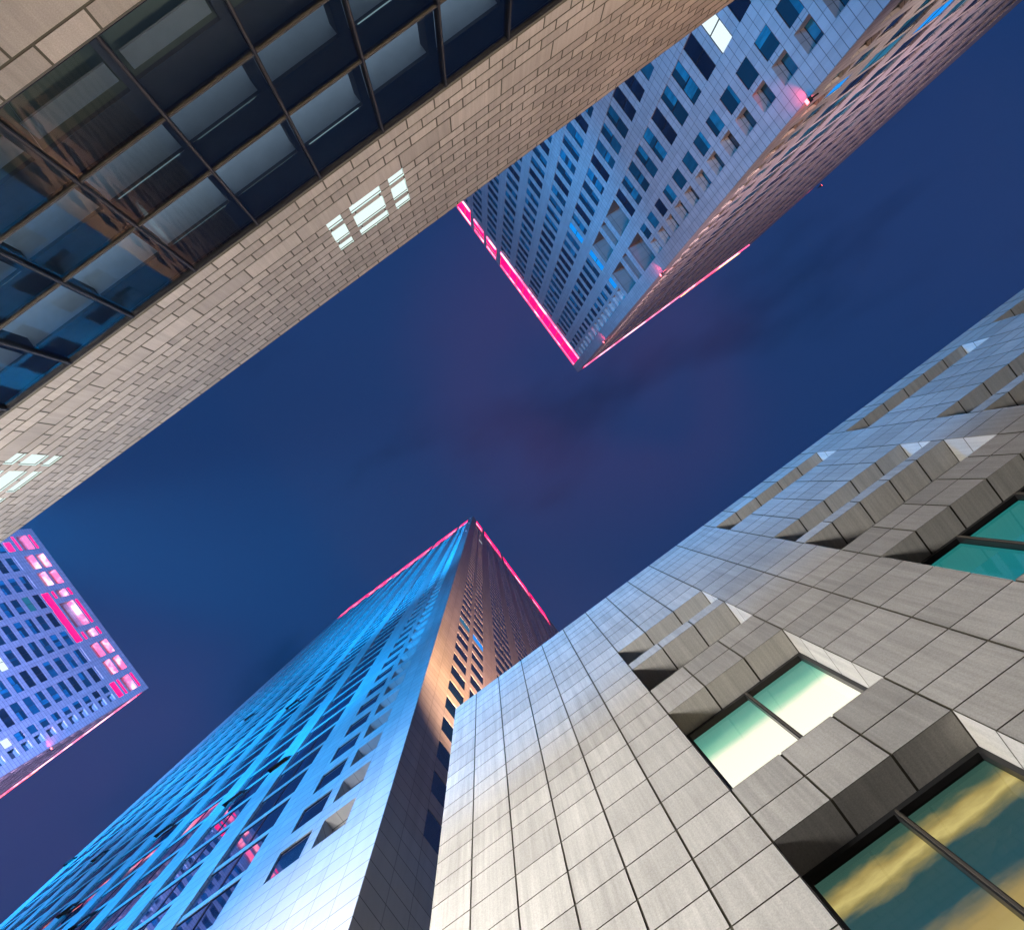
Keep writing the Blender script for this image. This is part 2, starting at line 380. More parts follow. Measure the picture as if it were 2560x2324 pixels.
# ------------------------------------------------------------------ towers
def tower(spec):
    R = spec['root_loc']
    T = root(spec['name'], R, spec['label'], 'tower', None)
    wmb = MB(); windows = []; crown = MB(); roof = MB()
    st = spec['stone']
    for fi, f in enumerate(spec['faces']):
        fr = f['fr']; Wf = f['W']; Z0, Z1 = spec['z0'], spec['H']
        holes = []
        (r0, r1), (w0, w1) = spec['recess'], spec['single']
        zs = [z for z in spec['rows']]
        ch = f['crown']                                    # crown openings (s0,s1,z0,z1,depth,style)
        specials = f.get('loggias', [])
        def blocked(s0, s1, z0, z1):
            return any(s0 < q[1] and s1 > q[0] and z0 < q[3] + .3 and z1 > q[2] - .3 for q in specials)
        for k, z in enumerate(zs):
            hgt = spec['wh']
            for (a, b, dep, kind) in ((r0, r1, f.get('rdepth', 0.9), 'recess'), (w0, w1, f.get('sd', 0.07), 'single')):
                if z < spec.get('low', 0): continue
                if not blocked(a, b, z, z + hgt):
                    holes.append((a, b, z, z + hgt)); reveals(wmb, fr, a, b, z, z + hgt, 0, dep)
                    windows.append((fi, fr, a, b, z, z + hgt, dep, kind, k, -1 if kind == 'recess' else 0))
        # column strips of paired windows, set a little behind the piers
        s = spec['pair0']; pc = 1
        while s + spec['pairw'] < Wf - 1.2:
            a, b = s, s + spec['pairw']
            zt = zs[-1] + spec['wh'] + 0.7; zb = spec['strip0']
            holes.append((a, b, zb, zt)); dd = f.get('dd', 0.08); pi = .05 if dd > .05 else .01
            reveals(wmb, fr, a, b, zb, zt, 0, dd)
            hh = []
            for k, z in enumerate(zs):
                if z < zb: continue
                if blocked(a, b, z, z + spec['wh']): continue
                ph = f.get('ph', spec['wh']); hh.append((a, b, z, z + ph)); reveals(wmb, fr, a, b, z, z + ph, dd, dd + pi)
                windows.append((fi, fr, a, b, z, z + ph, dd + pi, 'pair', k, pc))
            for q in specials:
                if q[0] < b and q[1] > a: hh.append((max(a, q[0]), min(b, q[1]), q[2], q[3]))
            wall(wmb, fr, a, b, zb, zt, hh, dd)
            s += spec['period']; pc += 1
        for q in specials:
            q0, q1, z0, z1, dep = q
            cut = 0.08 if q0 >= spec['pair0'] - 0.1 else 0.0
            if cut == 0.0: holes.append((q0, q1, z0, z1))
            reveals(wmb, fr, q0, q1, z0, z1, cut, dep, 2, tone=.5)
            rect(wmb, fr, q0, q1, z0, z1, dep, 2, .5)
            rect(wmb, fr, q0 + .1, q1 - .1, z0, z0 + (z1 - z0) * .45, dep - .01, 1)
        for q in ch:
            holes.append(q[:4])
        # slabs: thin proud lip courses under each window row read as ribs
        wall(wmb, fr, 0, Wf, Z0, Z1, holes, 0)
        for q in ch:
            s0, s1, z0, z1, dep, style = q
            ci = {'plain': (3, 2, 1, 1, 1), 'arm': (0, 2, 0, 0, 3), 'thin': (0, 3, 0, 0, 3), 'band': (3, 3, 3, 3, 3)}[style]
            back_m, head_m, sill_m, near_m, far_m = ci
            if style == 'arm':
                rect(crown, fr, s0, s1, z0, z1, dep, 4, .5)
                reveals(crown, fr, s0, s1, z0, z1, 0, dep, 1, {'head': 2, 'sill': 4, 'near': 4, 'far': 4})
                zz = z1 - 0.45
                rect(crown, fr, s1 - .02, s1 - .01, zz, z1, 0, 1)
                crown.quad([fr.p(s1 - .02, 0, z1 - .5), fr.p(s1 - .02, dep, z1 - .5), fr.p(s1 - .02, dep, z1), fr.p(s1 - .02, 0, z1)], 2)  # lit upper part of the jamb made as a glowing strip
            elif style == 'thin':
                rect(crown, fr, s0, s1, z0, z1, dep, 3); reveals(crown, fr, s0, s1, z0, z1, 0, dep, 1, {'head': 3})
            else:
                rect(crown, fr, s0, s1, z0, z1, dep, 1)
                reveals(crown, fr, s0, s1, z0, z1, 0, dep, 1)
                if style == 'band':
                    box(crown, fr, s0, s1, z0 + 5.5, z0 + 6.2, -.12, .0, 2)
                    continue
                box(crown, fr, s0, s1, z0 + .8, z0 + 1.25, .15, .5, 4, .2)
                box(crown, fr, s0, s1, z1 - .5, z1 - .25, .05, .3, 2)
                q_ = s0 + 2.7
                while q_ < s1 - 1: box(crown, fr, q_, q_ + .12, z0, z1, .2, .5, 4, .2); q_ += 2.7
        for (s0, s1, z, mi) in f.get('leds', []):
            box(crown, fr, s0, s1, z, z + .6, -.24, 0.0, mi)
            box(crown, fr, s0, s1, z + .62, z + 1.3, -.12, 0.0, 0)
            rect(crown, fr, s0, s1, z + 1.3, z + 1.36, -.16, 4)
    # closing faces and roof
    x0, x1, y0, y1 = spec['foot']
    H = spec['H']
    roof.quad([(x0, y0, H), (x1, y0, H), (x1, y1, H), (x0, y1, H)])
    for (p, q) in spec['blind']:
        wmb.quad([(p[0], p[1], -EYE), (q[0], q[1], -EYE), (q[0], q[1], H), (p[0], p[1], H)], 0, .5, [(0, 0), (30, 0), (30, H), (0, H)])
    for f in spec['faces']:
        rect(wmb, f['fr'], 0, f['W'], -EYE, spec['z0'], 0)
    wmb.build('wall', [st, M['pane_dark'], M['loggia']], T, R)
    roof.build('roof', [M['concrete']], T, R)
    crown.build('crown_light', [M['neon'], M['neon'], M['led_and_soffit_glow'], M['lining_soft_glow'], st, M['led_warm']], T, R)  # neon: recess faces that emit in place of LED light on them
    for (fr_, s_, z_) in spec.get('sashes', []):
        ob = MB(); a_, b_ = s_ - .75, s_ + .75
        for dz in (0, .06): ob.quad([fr_.p(a_, -.3, z_ - dz), fr_.p(b_, -.3, z_ - dz), fr_.p(b_, 0, z_ + .8 - dz), fr_.p(a_, 0, z_ + .8 - dz)])
        for q_ in (a_, b_): ob.quad([fr_.p(q_, -.3, z_ - .06), fr_.p(q_, -.3, z_), fr_.p(q_, 0, z_ + .8), fr_.p(q_, 0, z_ + .1)])
        ob.build('open_sash', [M['frame']], T, R)
    # windows: the hundred largest as parts, the rest as one
    windows.sort(key=lambda q: -vis(q[1], q[2], q[3], q[4], q[5]))
    rest = MB(); mats = [spec['pane'], M['frame'], M['lit_white'], M['lit_blue'], M['lit_dim'], spec['pane2']]
    for i, (fi, fr, a, b, z0, z1, dep, kind, k, col) in enumerate(windows):
        mb = MB() if i < 99 else rest
        lit = spec['lit'].get((fi, k, col))
        r = rnd.random()
        base = {None: (0 if r < 0.72 else 5), 'white': 2, 'blue': 3, 'dim': 4}[lit]
        t = rnd.random()
        if kind == 'pair':
            c = (a + b) / 2
            glaze(mb, fr, a, c - .05, z0, z1, dep, base, t)
            glaze(mb, fr, c + .05, b, z0, z1, dep, base, min(1, max(0, t + rnd.uniform(-.3, .3))))
            box(mb, fr, c - .05, c + .05, z0, z1, dep - .03, dep + .01, 1)
        else:
            glaze(mb, fr, a, b, z0, z1, dep, base, t)
            if kind == 'recess' and dep > .1: box(mb, fr, a, b, z0 + (z1 - z0) * .45, z0 + (z1 - z0) * .45 + .12, dep - .06, dep, 1)
        if dep > .03:
            box(mb, fr, a, b, z0, z0 + .08, dep - .03, dep, 1); box(mb, fr, a, b, z1 - .07, z1, dep - .03, dep, 1)
        if i < 99:
            o = mb.build('window', mats, T, R)
            if lit: o['label'] = {'white': 'window lit white', 'blue': 'window lit bright blue', 'dim': 'window lit dim blue'}[lit]
    if rest.v: tag(rest.build('window', mats, T, R), None, None, kind='stuff')
    return T


def glaze(mb, fr, a, b, z0, z1, dep, m, t):
    """one light of glass; some have a blind or a curtain drawn part of the way"""
    r = rnd.random()
    if m in (2, 3, 4) or r < .35: rect(mb, fr, a, b, z0, z1, dep, m, t * .6); return
    if r < .70:
        zc = z0 + (z1 - z0) * rnd.uniform(.25, .75)
        rect(mb, fr, a, b, zc, z1, dep, m, t * .4); rect(mb, fr, a, b, z0, zc, dep, m, .5 + t * .5)
    else:
        xc = a + (b - a) * rnd.uniform(.25, .75)
        rect(mb, fr, a, xc, z0, z1, dep, m, t * .4); rect(mb, fr, xc, b, z0, z1, dep, m, .4 + t * .6)


def crown_d():
    q = []
    def a(v0, v1, z0, z1, d, st): q.append((v0 - 8.35, v1 - 8.35, z0, z1, d, st))
    for v0, v1 in ((43.8, 47.35), (39.2, 42.75), (19.7, 23.1), (15.0, 18.5)):
        a(v0, v1, 136.0, 138.65, 1.2, 'arm'); a(v0, v1, 139.35, 142.0, 1.2, 'arm')
    for v0, v1 in ((35.8, 37.65), (24.7, 26.6), (9.85, 13.5), (48.9, 52.6)):
        a(v0, v1, 136.25, 136.95, .8, 'thin'); a(v0, v1, 137.6, 140.75, 1.2, 'arm'); a(v0, v1, 141.35, 142.1, .8, 'thin')
    a(24.7, 37.6, 133.3, 135.25, 1.0, 'thin'); a(9.85, 13.5, 133.7, 135.4, 1.0, 'thin'); a(48.9, 51.3, 133.2, 134.95, 1.0, 'thin')
    a(28.0, 34.4, 136.0, 140.65, 1.3, 'arm'); a(28.0, 34.4, 141.3, 142.1, .8, 'thin')
    return q


fbL = Fr((36, -8.6), (0, -1), (-1, 0)); fbR = Fr((36, -8.6), (1, 0), (0, 1))
tower(dict(name='tower', label='tall tower at upper right, blue lit side and rose lit side, pink neon crown', root_loc=(62, -34, 0), H=154.3, z0=24.0, foot=(36, 89.5, -60, -8.6),
    blind=[((36, -60), (89.5, -60)), ((89.5, -60), (89.5, -8.6))], stone=M['stone_b'], pane=M['pane_blue'], pane2=M['pane_dark'],
    rows=[51.1 + 3.35 * k for k in range(-7, 28)], wh=2.0, recess=(2.0, 3.7), single=(4.2, 5.95), pair0=7.75, pairw=3.5, period=5.42, strip0=27.0,
    lit={(0, 6, 1): 'white', (0, 21, 2): 'blue', (0, 21, 1): 'blue', (0, 21, 0): 'blue', (1, 6, 0): 'blue', (1, 6, 1): 'dim', (1, 6, 2): 'blue', (0, 12, 1): None},
    faces=[dict(fr=fbL, W=51.4, crown=[(2.1, 32.6, 145.6, 153.7, 1.6, 'plain'), (34.4, 38.3, 147.2, 153.6, 1.2, 'plain'), (39.4, 43.4, 147.2, 153.6, 1.2, 'plain'), (44.8, 50.4, 145.6, 153.6, 1.2, 'plain')],
                leds=[(2.0, 32.7, 144.6, 2), (44.8, 50.6, 144.8, 2), (34.5, 38.2, 150.0, 4), (39.5, 43.3, 150.0, 4), (34.5, 38.2, 146.5, 2), (39.5, 43.3, 146.5, 2)],
                loggias=[(7.75, 11.25, 80.9, 86.1, 2.2), (7.75, 11.25, 87.6, 89.5, 2.2), (7.75, 11.25, 91.0, 96.4, 2.2), (2.0, 5.95, 80.9, 86.5, 2.2), (2.0, 5.95, 88.0, 89.85, 2.2), (2.0, 5.95, 91.3, 96.7, 2.2)]),
           dict(fr=fbR, W=53.5, rdepth=.25, ph=2.75, crown=[(1.2, 50.0, 150.2, 153.4, .8, 'plain')], leds=[(1.0, 50.4, 149.4, 2), (31.0, 49.0, 152.2, 5)])]))

fcL = Fr((-9.15, 6.84), (-1, 0), (0, -1)); fcR = Fr((-9.15, 6.84), (0, 1), (1, 0))
cc = [(2.2, 5.6), (7.0, 16.5), (18.3, 33.0), (34.4, 44.0), (45.5, 56.0)]
tower(dict(name='tower', sashes=[(fcL, 12.3, 40.3), (fcL, 15.8, 40.0), (fcL, 26.0, 47.2), (fcL, 41.5, 59.3), (fcL, 32.5, 43.9), (fcL, 25.6, 36.9), (fcL, 56.4, 73.1), (fcL, 37.0, 88.0), (fcL, 21.0, 66.0)], label='blue and orange lit tower pointing to the sky centre, pink neon line under its roof', root_loc=(-38, 32, 0), H=228.0, z0=15.0, foot=(-67, -9.15, 6.84, 60),
    blind=[((-67, 6.84), (-67, 60)), ((-67, 60), (-9.15, 60))], stone=M['stone_c'], pane=M['pane_c'], pane2=M['pane_c'],
    rows=[22.3 + 3.25 * k for k in range(-1, 59)], wh=1.95, low=22.0, recess=(2.0, 3.55), single=(4.1, 5.7), pair0=7.8, pairw=3.5, period=5.4, strip0=18.8, 
    lit={(1, 12, -1): 'dim', (1, 12, 0): 'blue', (1, 10, 1): 'white', (1, 45, 0): 'white'},
    faces=[dict(fr=fcL, W=57.85, ph=2.75, crown=[(a, b, 206.5, 226.8, .5, 'band') for a, b in cc]), dict(fr=fcR, W=53.2, ph=2.2, rdepth=.02, sd=.02, dd=.012, crown=[(a, b, 206.5, 226.8, .5, 'band') for a, b in cc[:4]])]))

fdL = Fr((-90, -8.35), (0, -1), (1, 0)); fdR = Fr((-90, -8.35), (-1, 0), (0, 1))
tower(dict(name='tower', label='violet lit tower at the left edge with glowing pink openings under its roof', root_loc=(-115, -32, 0), H=143.9, z0=24.0, foot=(-142, -90, -54.3, -8.35),
    blind=[((-90, -54.3), (-142, -54.3)), ((-142, -54.3), (-142, -8.35))], stone=M['stone_d'], pane=M['pane_blue'], pane2=M['pane_dark'],
    rows=[130.75 - 3.05 * k for k in range(32, -1, -1)], wh=1.85, recess=(1.57, 3.1), single=(3.7, 5.2), pair0=6.65, pairw=3.5, period=4.84, strip0=30.0,
    lit={(0, 26, 3): 'white', (0, 31, 5): 'dim', (0, 23, 0): 'white'},
    faces=[dict(fr=fdL, W=45.95, crown=crown_d()), dict(fr=fdR, W=52, ph=2.5, crown=[(0.8, 50, 139.5, 142.6, .6, 'plain')], leds=[(0.6, 50.5, 139.0, 2), (30, 50, 141.0, 5)])]))


# red marker lamps on the tower edges
def lamp(x, y, h, label, tilt, lit=True):
    T = root('floodlight', (x, y, h + EYE), label, 'floodlight', 'small floodlights on the tower edges')
    fr = Fr((x, y), tilt, (tilt[1], -tilt[0]))
    b = MB(); box(b, fr, -.33, .0, h - .16, h + .16, -.18, .18, 0, back=True); b.build('housing', [M['metal_dark']], T, (x, y, h + EYE))
    b = MB(); box(b, fr, -.05, .65, h - .05, h + .05, -.06, .06, 0, back=True); b.build('bracket', [M['metal_dark']], T, (x, y, h + EYE))
    if lit:
        b = MB(); box(b, fr, -.38, -.332, h - .15, h + .15, -.17, .17, 0, back=True)
        b.build('lens', [M['red_lamp']], T, (x, y, h + EYE))
    return T


def lampglow(x, y, z, tx, ty, tz, pw=700):
    spot((x, y, z), (tx, ty, tz), (1.0, 0.05, 0.12), pw, 60, 0.9, 0.05, 'lamp_beam')


for (h, lb) in ((44.45, 'red floodlight lowest on the upper right tower near corner'), (80.9, 'red floodlight halfway up the upper right tower near corner'), (118.7, 'red floodlight highest on the upper right tower near corner')):
    lamp(35.45, -8.3, h, lb, (1, 0)); lampglow(35.3, -8.5, h + .1, 36.2, -10.2, h + 3.2); lampglow(35.9, -8.0, h + .1, 36.8, -8.7, h + 3)
lamp(89.8, -8.0, 123.8, 'red floodlight on the far corner of the rose lit side, upper right tower', (-1, 0))
lampglow(89.6, -8.0, 123.9, 88.5, -8.7, 127)
lamp(-89.45, -8.0, 110.0, 'red floodlight on the corner of the violet tower', (-1, 0)); lampglow(-89.4, -8.4, 110.1, -90.2, -10.0, 113)
for h, lb in ((147.9, 'dark floodlight lowest on the blue and orange tower edge'), (178.0, 'dark floodlight in the middle of the blue and orange tower edge'), (205.0, 'dark floodlight highest on the blue and orange tower edge')):
    lamp(-9.4, 6.45, h, lb, (0, 1), False)


# ------------------------------------------------------------------ the grey granite front (lower right)
DE = 5.5
feR = Fr((0, DE), (1, 0), (0, -1))
E_L, E_R, E_TOP = -0.939 * DE, 30.0, 3.803 * DE
TE = root('stone_building', (10, 12, 0), 'low grey granite building at lower right with deep recessed windows', 'building')
RE = (10, 12, 0)
js = [-.939, -.781, -.613, -.443, -.284, -.122, .05, .2067, .3700, .534, .743, .950, 1.097, 1.242, 1.397, 1.540, 1.683, 1.887, 2.022, 2.166, 2.312, 2.456, 2.595, 2.732, 2.946]
x = 2.946
while x * DE < E_R - 1.5:
    for _ in range(6): x += .1415; js.append(x)
    x += .21; js.append(x)
js = [j * DE for j in js]; js[-1] = E_R
bays = [(.05, .534, False), (.950, 1.683, True), (1.887, 2.732, True)]
x = 2.946
while (x + .849) * DE < E_R: bays.append((x, x + .849, True)); x += 1.059
rowsE = [3.803, 3.714, 3.612, 3.525, 3.405, 3.252, 3.155, 3.02, 2.893, 2.77, 2.692, 2.617, 2.51, 2.345, 2.235, 2.113, 2.0, 1.862, 1.72, 1.583, 1.46, 1.35, 1.235, 1.10, .97, .83, .70, .58, .46, .34, .22, .10, -.02, -.14, -.26, -.29]
plain_rows = [r for r in rowsE if abs(r - 2.692) > .01]
DEP = 0.62
GD_E = .014
tiles = MB(); ewall = MB()
eholes = []
for a, b, tall in bays:
    a *= DE; b *= DE
    hs = [(2.692, 2.893, 'louvre'), (2.345, 2.617, 'louvre'), (1.583, 2.113, 'win'), (.83, 1.35, 'win'), (.10, .58, 'win')]
    if tall: hs.append((3.405, 3.612, 'louvre'))
    for z0, z1, k in hs: eholes.append((a, b, z0 * DE, z1 * DE, k))
GV, GH = 0.017, 0.011
def intile(c, z):
    return any(h[0] < c < h[1] and h[2] < z < h[3] for h in eholes)
for i in range(len(js) - 1):
    a, b = js[i], js[i + 1]; c = (a + b) / 2
    inbay = any(q[0] * DE < c < q[1] * DE for q in bays)
    rr = rowsE if inbay else plain_rows
    for z1, z0 in zip(rr[:-1], rr[1:]):
        zz1, zz0 = z1 * DE, z0 * DE
        if intile(c, (zz0 + zz1) / 2): continue
        a2 = a + (GV if i > 0 else 0)
        box(tiles, feR, a2, b - GV, zz0 + GH, zz1 - GH, 0, GD_E, 0, (rnd.random() * .7 - 1.1) if inbay and z1 < 2.35 and z0 > .5 else (rnd.random() * .9 - .7) if c > .6 * DE else None, False, 1)  # spandrels darker; slabs further right toned down for fading light
# linings of the openings: slab soffits, jambs and sills with the same joints; soffits and sills toned lighter for caught light
for (a, b, z0, z1, k) in eholes:
    cuts = [j for j in js if a - .01 <= j <= b + .01]
    for p, q in zip(cuts[:-1], cuts[1:]):
        tiles.quad([feR.p(p + GV, 0, z1), feR.p(q - GV, 0, z1), feR.p(q - GV, DEP, z1), feR.p(p + GV, DEP, z1)], 0, 1.2, [(p, 0), (q, 0), (q, .6), (p, .6)])
        tiles.quad([feR.p(p + GV, 0, z0), feR.p(q - GV, 0, z0), feR.p(q - GV, DEP, z0), feR.p(p + GV, DEP, z0)], 0, 1.2, [(p, 0), (q, 0), (q, .6), (p, .6)])
    zc = sorted(set([z0, z1] + [r * DE for r in rowsE if z0 < r * DE < z1]))
    for p, q in zip(zc[:-1], zc[1:]):
        for s_ in (a, b):
            tiles.quad([feR.p(s_, 0, p + GH), feR.p(s_, DEP, p + GH), feR.p(s_, DEP, q - GH), feR.p(s_, 0, q - GH)], 0, None, [(0, p), (.6, p), (.6, q), (0, q)])
    e = .012
    ewall.quad([feR.p(a - e, GD_E, z1 + e), feR.p(b + e, GD_E, z1 + e), feR.p(b + e, DEP, z1 + e), feR.p(a - e, DEP, z1 + e)], 0)
    ewall.quad([feR.p(a - e, GD_E, z0 - e), feR.p(b + e, GD_E, z0 - e), feR.p(b + e, DEP, z0 - e), feR.p(a - e, DEP, z0 - e)], 0)
    for s_ in (a - e, b + e):
        ewall.quad([feR.p(s_, GD_E, z0 - e), feR.p(s_, DEP, z0 - e), feR.p(s_, DEP, z1 + e), feR.p(s_, GD_E, z1 + e)], 0)
    if k == 'louvre': rect(ewall, feR, a, b, z0, z1, DEP, 1)
wall(ewall, feR, E_L, E_R, -EYE, E_TOP - .02, [(h[0] - .012, h[1] + .012, h[2] - .012, h[3] + .012) for h in eholes], GD_E, 0)
# side, parapet and roof deck
DECK = 17.2
ewall.quad([(E_L, DE, -EYE), (E_L, 45, -EYE), (E_L, 45, E_TOP), (E_L, DE, E_TOP)], 1)
ewall.quad([(E_L + .35, DE + .35, DECK), (E_L + .35, 45, DECK), (E_L + .35, 45, E_TOP), (E_L + .35, DE + .35, E_TOP)], 1)
ewall.quad([(E_L, DE + GD_E, E_TOP), (E_R, DE + GD_E, E_TOP), (E_R, DE + .35, E_TOP), (E_L, DE + .35, E_TOP)], 1)
ewall.quad([(E_L, DE + .35, E_TOP), (E_L + .35, DE + .35, E_TOP), (E_L + .35, 45, E_TOP), (E_L, 45, E_TOP)], 1)
ewall.quad([(E_L + .35, DE + .35, DECK), (E_R, DE + .35, DECK), (E_R, DE + .35, E_TOP), (E_L + .35, DE + .35, E_TOP)], 1)
ewall.quad([(E_R, DE, -EYE), (E_R, 45, -EYE), (E_R, 45, E_TOP), (E_R, DE, E_TOP)], 1)
ewall.quad([(E_L, 45, -EYE), (E_R, 45, -EYE), (E_R, 45, E_TOP), (E_L, 45, E_TOP)], 1)
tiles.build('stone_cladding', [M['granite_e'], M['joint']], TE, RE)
ewall.build('wall', [M['joint'], M['mortar']], TE, RE)
rf = MB(); rf.quad([(E_L + .35, DE + .35, DECK), (E_R, DE + .35, DECK), (E_R, 45, DECK), (E_L + .35, 45, DECK)]); rf.build('roof', [M['concrete']], TE, RE)


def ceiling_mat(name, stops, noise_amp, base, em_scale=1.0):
    """ceiling with its lit look painted as emission: brightness runs with the distance from the glass, edge slightly cloudy"""
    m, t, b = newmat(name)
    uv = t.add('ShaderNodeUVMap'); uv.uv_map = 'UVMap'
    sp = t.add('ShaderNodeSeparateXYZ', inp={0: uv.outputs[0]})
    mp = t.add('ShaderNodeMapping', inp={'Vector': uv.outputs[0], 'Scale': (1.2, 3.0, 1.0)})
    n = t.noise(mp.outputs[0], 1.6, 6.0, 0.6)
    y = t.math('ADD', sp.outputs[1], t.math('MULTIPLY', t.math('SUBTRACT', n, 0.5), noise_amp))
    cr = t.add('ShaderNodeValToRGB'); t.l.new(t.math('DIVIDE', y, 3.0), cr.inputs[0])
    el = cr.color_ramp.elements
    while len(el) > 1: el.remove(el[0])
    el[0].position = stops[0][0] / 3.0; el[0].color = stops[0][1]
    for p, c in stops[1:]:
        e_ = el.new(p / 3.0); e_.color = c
    t.l.new(cr.outputs[0], b.inputs['Emission Color']); b.inputs['Emission Strength'].default_value = em_scale  # room light on the ceiling painted in as emission
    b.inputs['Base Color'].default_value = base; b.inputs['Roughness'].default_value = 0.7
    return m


teal_glass = clear_glass('teal_window_glass', C(0.62, 0.86, 0.80), 1.65, 0.002)
bright_ceiling = ceiling_mat('bright_glow_ceiling', [(0.0, C(.05, .24, .22)), (0.25, C(.10, .40, .34)), (0.46, C(.45, .80, .58)), (0.62, C(2.0, 1.35, 1.15)), (1.4, C(2.0, 1.35, 1.25))], 0.10, C(.3, .3, .3), 1.0)
cove_ceiling = ceiling_mat('cove_glow_ceiling', [(0.0, C(.045, .085, .075)), (0.20, C(.06, .11, .09)), (0.36, C(.62, .34, .12)), (0.47, C(1.05, .62, .24)), (0.56, C(.55, .32, .12)), (0.72, C(.030, .085, .10)), (1.25, C(.018, .085, .12)), (1.65, C(.65, .34, .13)), (2.2, C(.85, .50, .2))], 0.38, C(.1, .12, .12), 1.0)
teal_ceiling = ceiling_mat('dim_teal_glow_ceiling', [(0.0, C(.03, .26, .26)), (0.8, C(.02, .27, .30)), (1.6, C(.015, .25, .33)), (2.6, C(.01, .2, .3))], 0.3, C(.1, .15, .15), 0.9)
for (a, b, z0, z1, k) in eholes:
    if k != 'win': continue
    if a > 20 or z1 < 4: nm = None
    fb = MB(); fw = .075
    for (p, q, r, s_) in ((a, b, z1 - fw, z1), (a, b, z0, z0 + fw), (a, a + fw, z0 + fw, z1 - fw), (b - fw, b, z0 + fw, z1 - fw)):
        box(fb, feR, p, q, r, s_, DEP - .09, DEP + .03, 0)
    nmul = 1 if b - a < 3.5 else 2
    ms = [a + (b - a) * (.52 if nmul == 1 else (i + 1) / 3) for i in range(nmul)]
    for mx_ in ms:
        box(fb, feR, mx_ - .035, mx_ + .035, z0 + fw, z1 - fw, DEP - .10, DEP + .03, 0)
        box(fb, feR, mx_ - .012, mx_ + .016, z0 + fw, z1 - fw, DEP - .13, DEP - .10, 1)
    pn = MB(); ed = [a + fw] + ms + [b - fw]
    for p, q in zip(ed[:-1], ed[1:]): rect(pn, feR, p, q, z0 + fw, z1 - fw, DEP)
    wobj = pn.build('window', [teal_glass], TE, RE)
    bright = abs(a - .05 * DE) < .1 and z1 > 10; cove = abs(a - .05 * DE) < .1 and 6 < z1 < 9
    if bright: wobj['label'] = 'window brightly lit white and teal'
    if cove: wobj['label'] = 'window with yellow cove light behind teal glass'
    fo = fb.build('frame', [M['frame'], M['bronze']], wobj, RE)
    rm = MB(); zc = z1 + .02
    rm.quad([(a - .6, DE + DEP + .03, zc), (b + .6, DE + DEP + .03, zc), (b + .6, DE + DEP + 4.0, zc), (a - .6, DE + DEP + 4.0, zc)], 0, .5, [(a, 0), (b, 0), (b, 4), (a, 4)])
    rm.build('ceiling', [bright_ceiling if bright else cove_ceiling if cove else teal_ceiling], wobj, RE)
    bk = MB()
    bk.quad([(a - .6, DE + DEP + 4.0, z0 - .3), (b + .6, DE + DEP + 4.0, z0 - .3), (b + .6, DE + DEP + 4.0, zc), (a - .6, DE + DEP + 4.0, zc)])
    for s_ in (a - .6, b + .6): bk.quad([(s_, DE + DEP + .03, z0 - .3), (s_, DE + DEP + 4.0, z0 - .3), (s_, DE + DEP + 4.0, zc), (s_, DE + DEP + .03, zc)])
    bk.quad([(a - .6, DE + DEP + .03, z0 - .3), (b + .6, DE + DEP + .03, z0 - .3), (b + .6, DE + DEP + 4.0, z0 - .3), (a - .6, DE + DEP + 4.0, z0 - .3)])
    bk.build('room_wall', [M['room_white'] if bright else M['mortar']], wobj, RE)


# ------------------------------------------------------------------ the rose brick-coursed front (upper left)
DA = 9.0
faR = Fr((0, -DA), (1, 0), (0, 1))
A_L, A_R, A_TOP = -29.0, 29.0, 2.578 * DA
RA = (0, -18, 0)
TA = root('office_building', RA, 'rose stone office building at upper left with long band of dark glazing', 'building')
BW = .1017 * DA
courses = [(1.822, 1.873, .5, 1), (1.873, 1.918, 0, 1), (1.918, 1.965, .5, 1), (1.965, 2.049, 0, 2), (2.049, 2.092, .5, 1), (2.092, 2.137, 0, 1), (2.137, 2.183, .5, 1), (2.183, 2.229, 0, 1), (2.229, 2.276, .5, 1),
           (2.276, 2.320, 0, 1), (2.320, 2.366, .5, 1), (2.366, 2.411, 0, 1), (2.411, 2.456, .5, 1), (2.456, 2.500, 0, 1), (2.500, 2.545, .5, 1), (2.545, 2.578, 0, 1)]
lowc = [(.997, 1.048, .4, 1), (.86, .997, .0, 2), (.80, .86, .5, 1), (.66, .80, 0, 2), (.55, .66, .5, 2), (.42, .55, 0, 2), (.30, .42, .5, 2), (.15, .30, 0, 2), (.0, .15, .5, 2), (-.17, .0, 0, 2)]
sl = []
for kx in (-1, 0, 1):
    for (u0, u1) in ((.098, .156), (.192, .316), (.351, .412)):
        for (z0, z1) in ((2.048, 2.092), (2.116, 2.203), (2.227, 2.274)):
            sl.append(((u0 + 1.583 * kx) * DA, (u1 + 1.583 * kx) * DA, z0 * DA, z1 * DA))
bricks = MB(); awall = MB(); g2, g1 = .022, .026
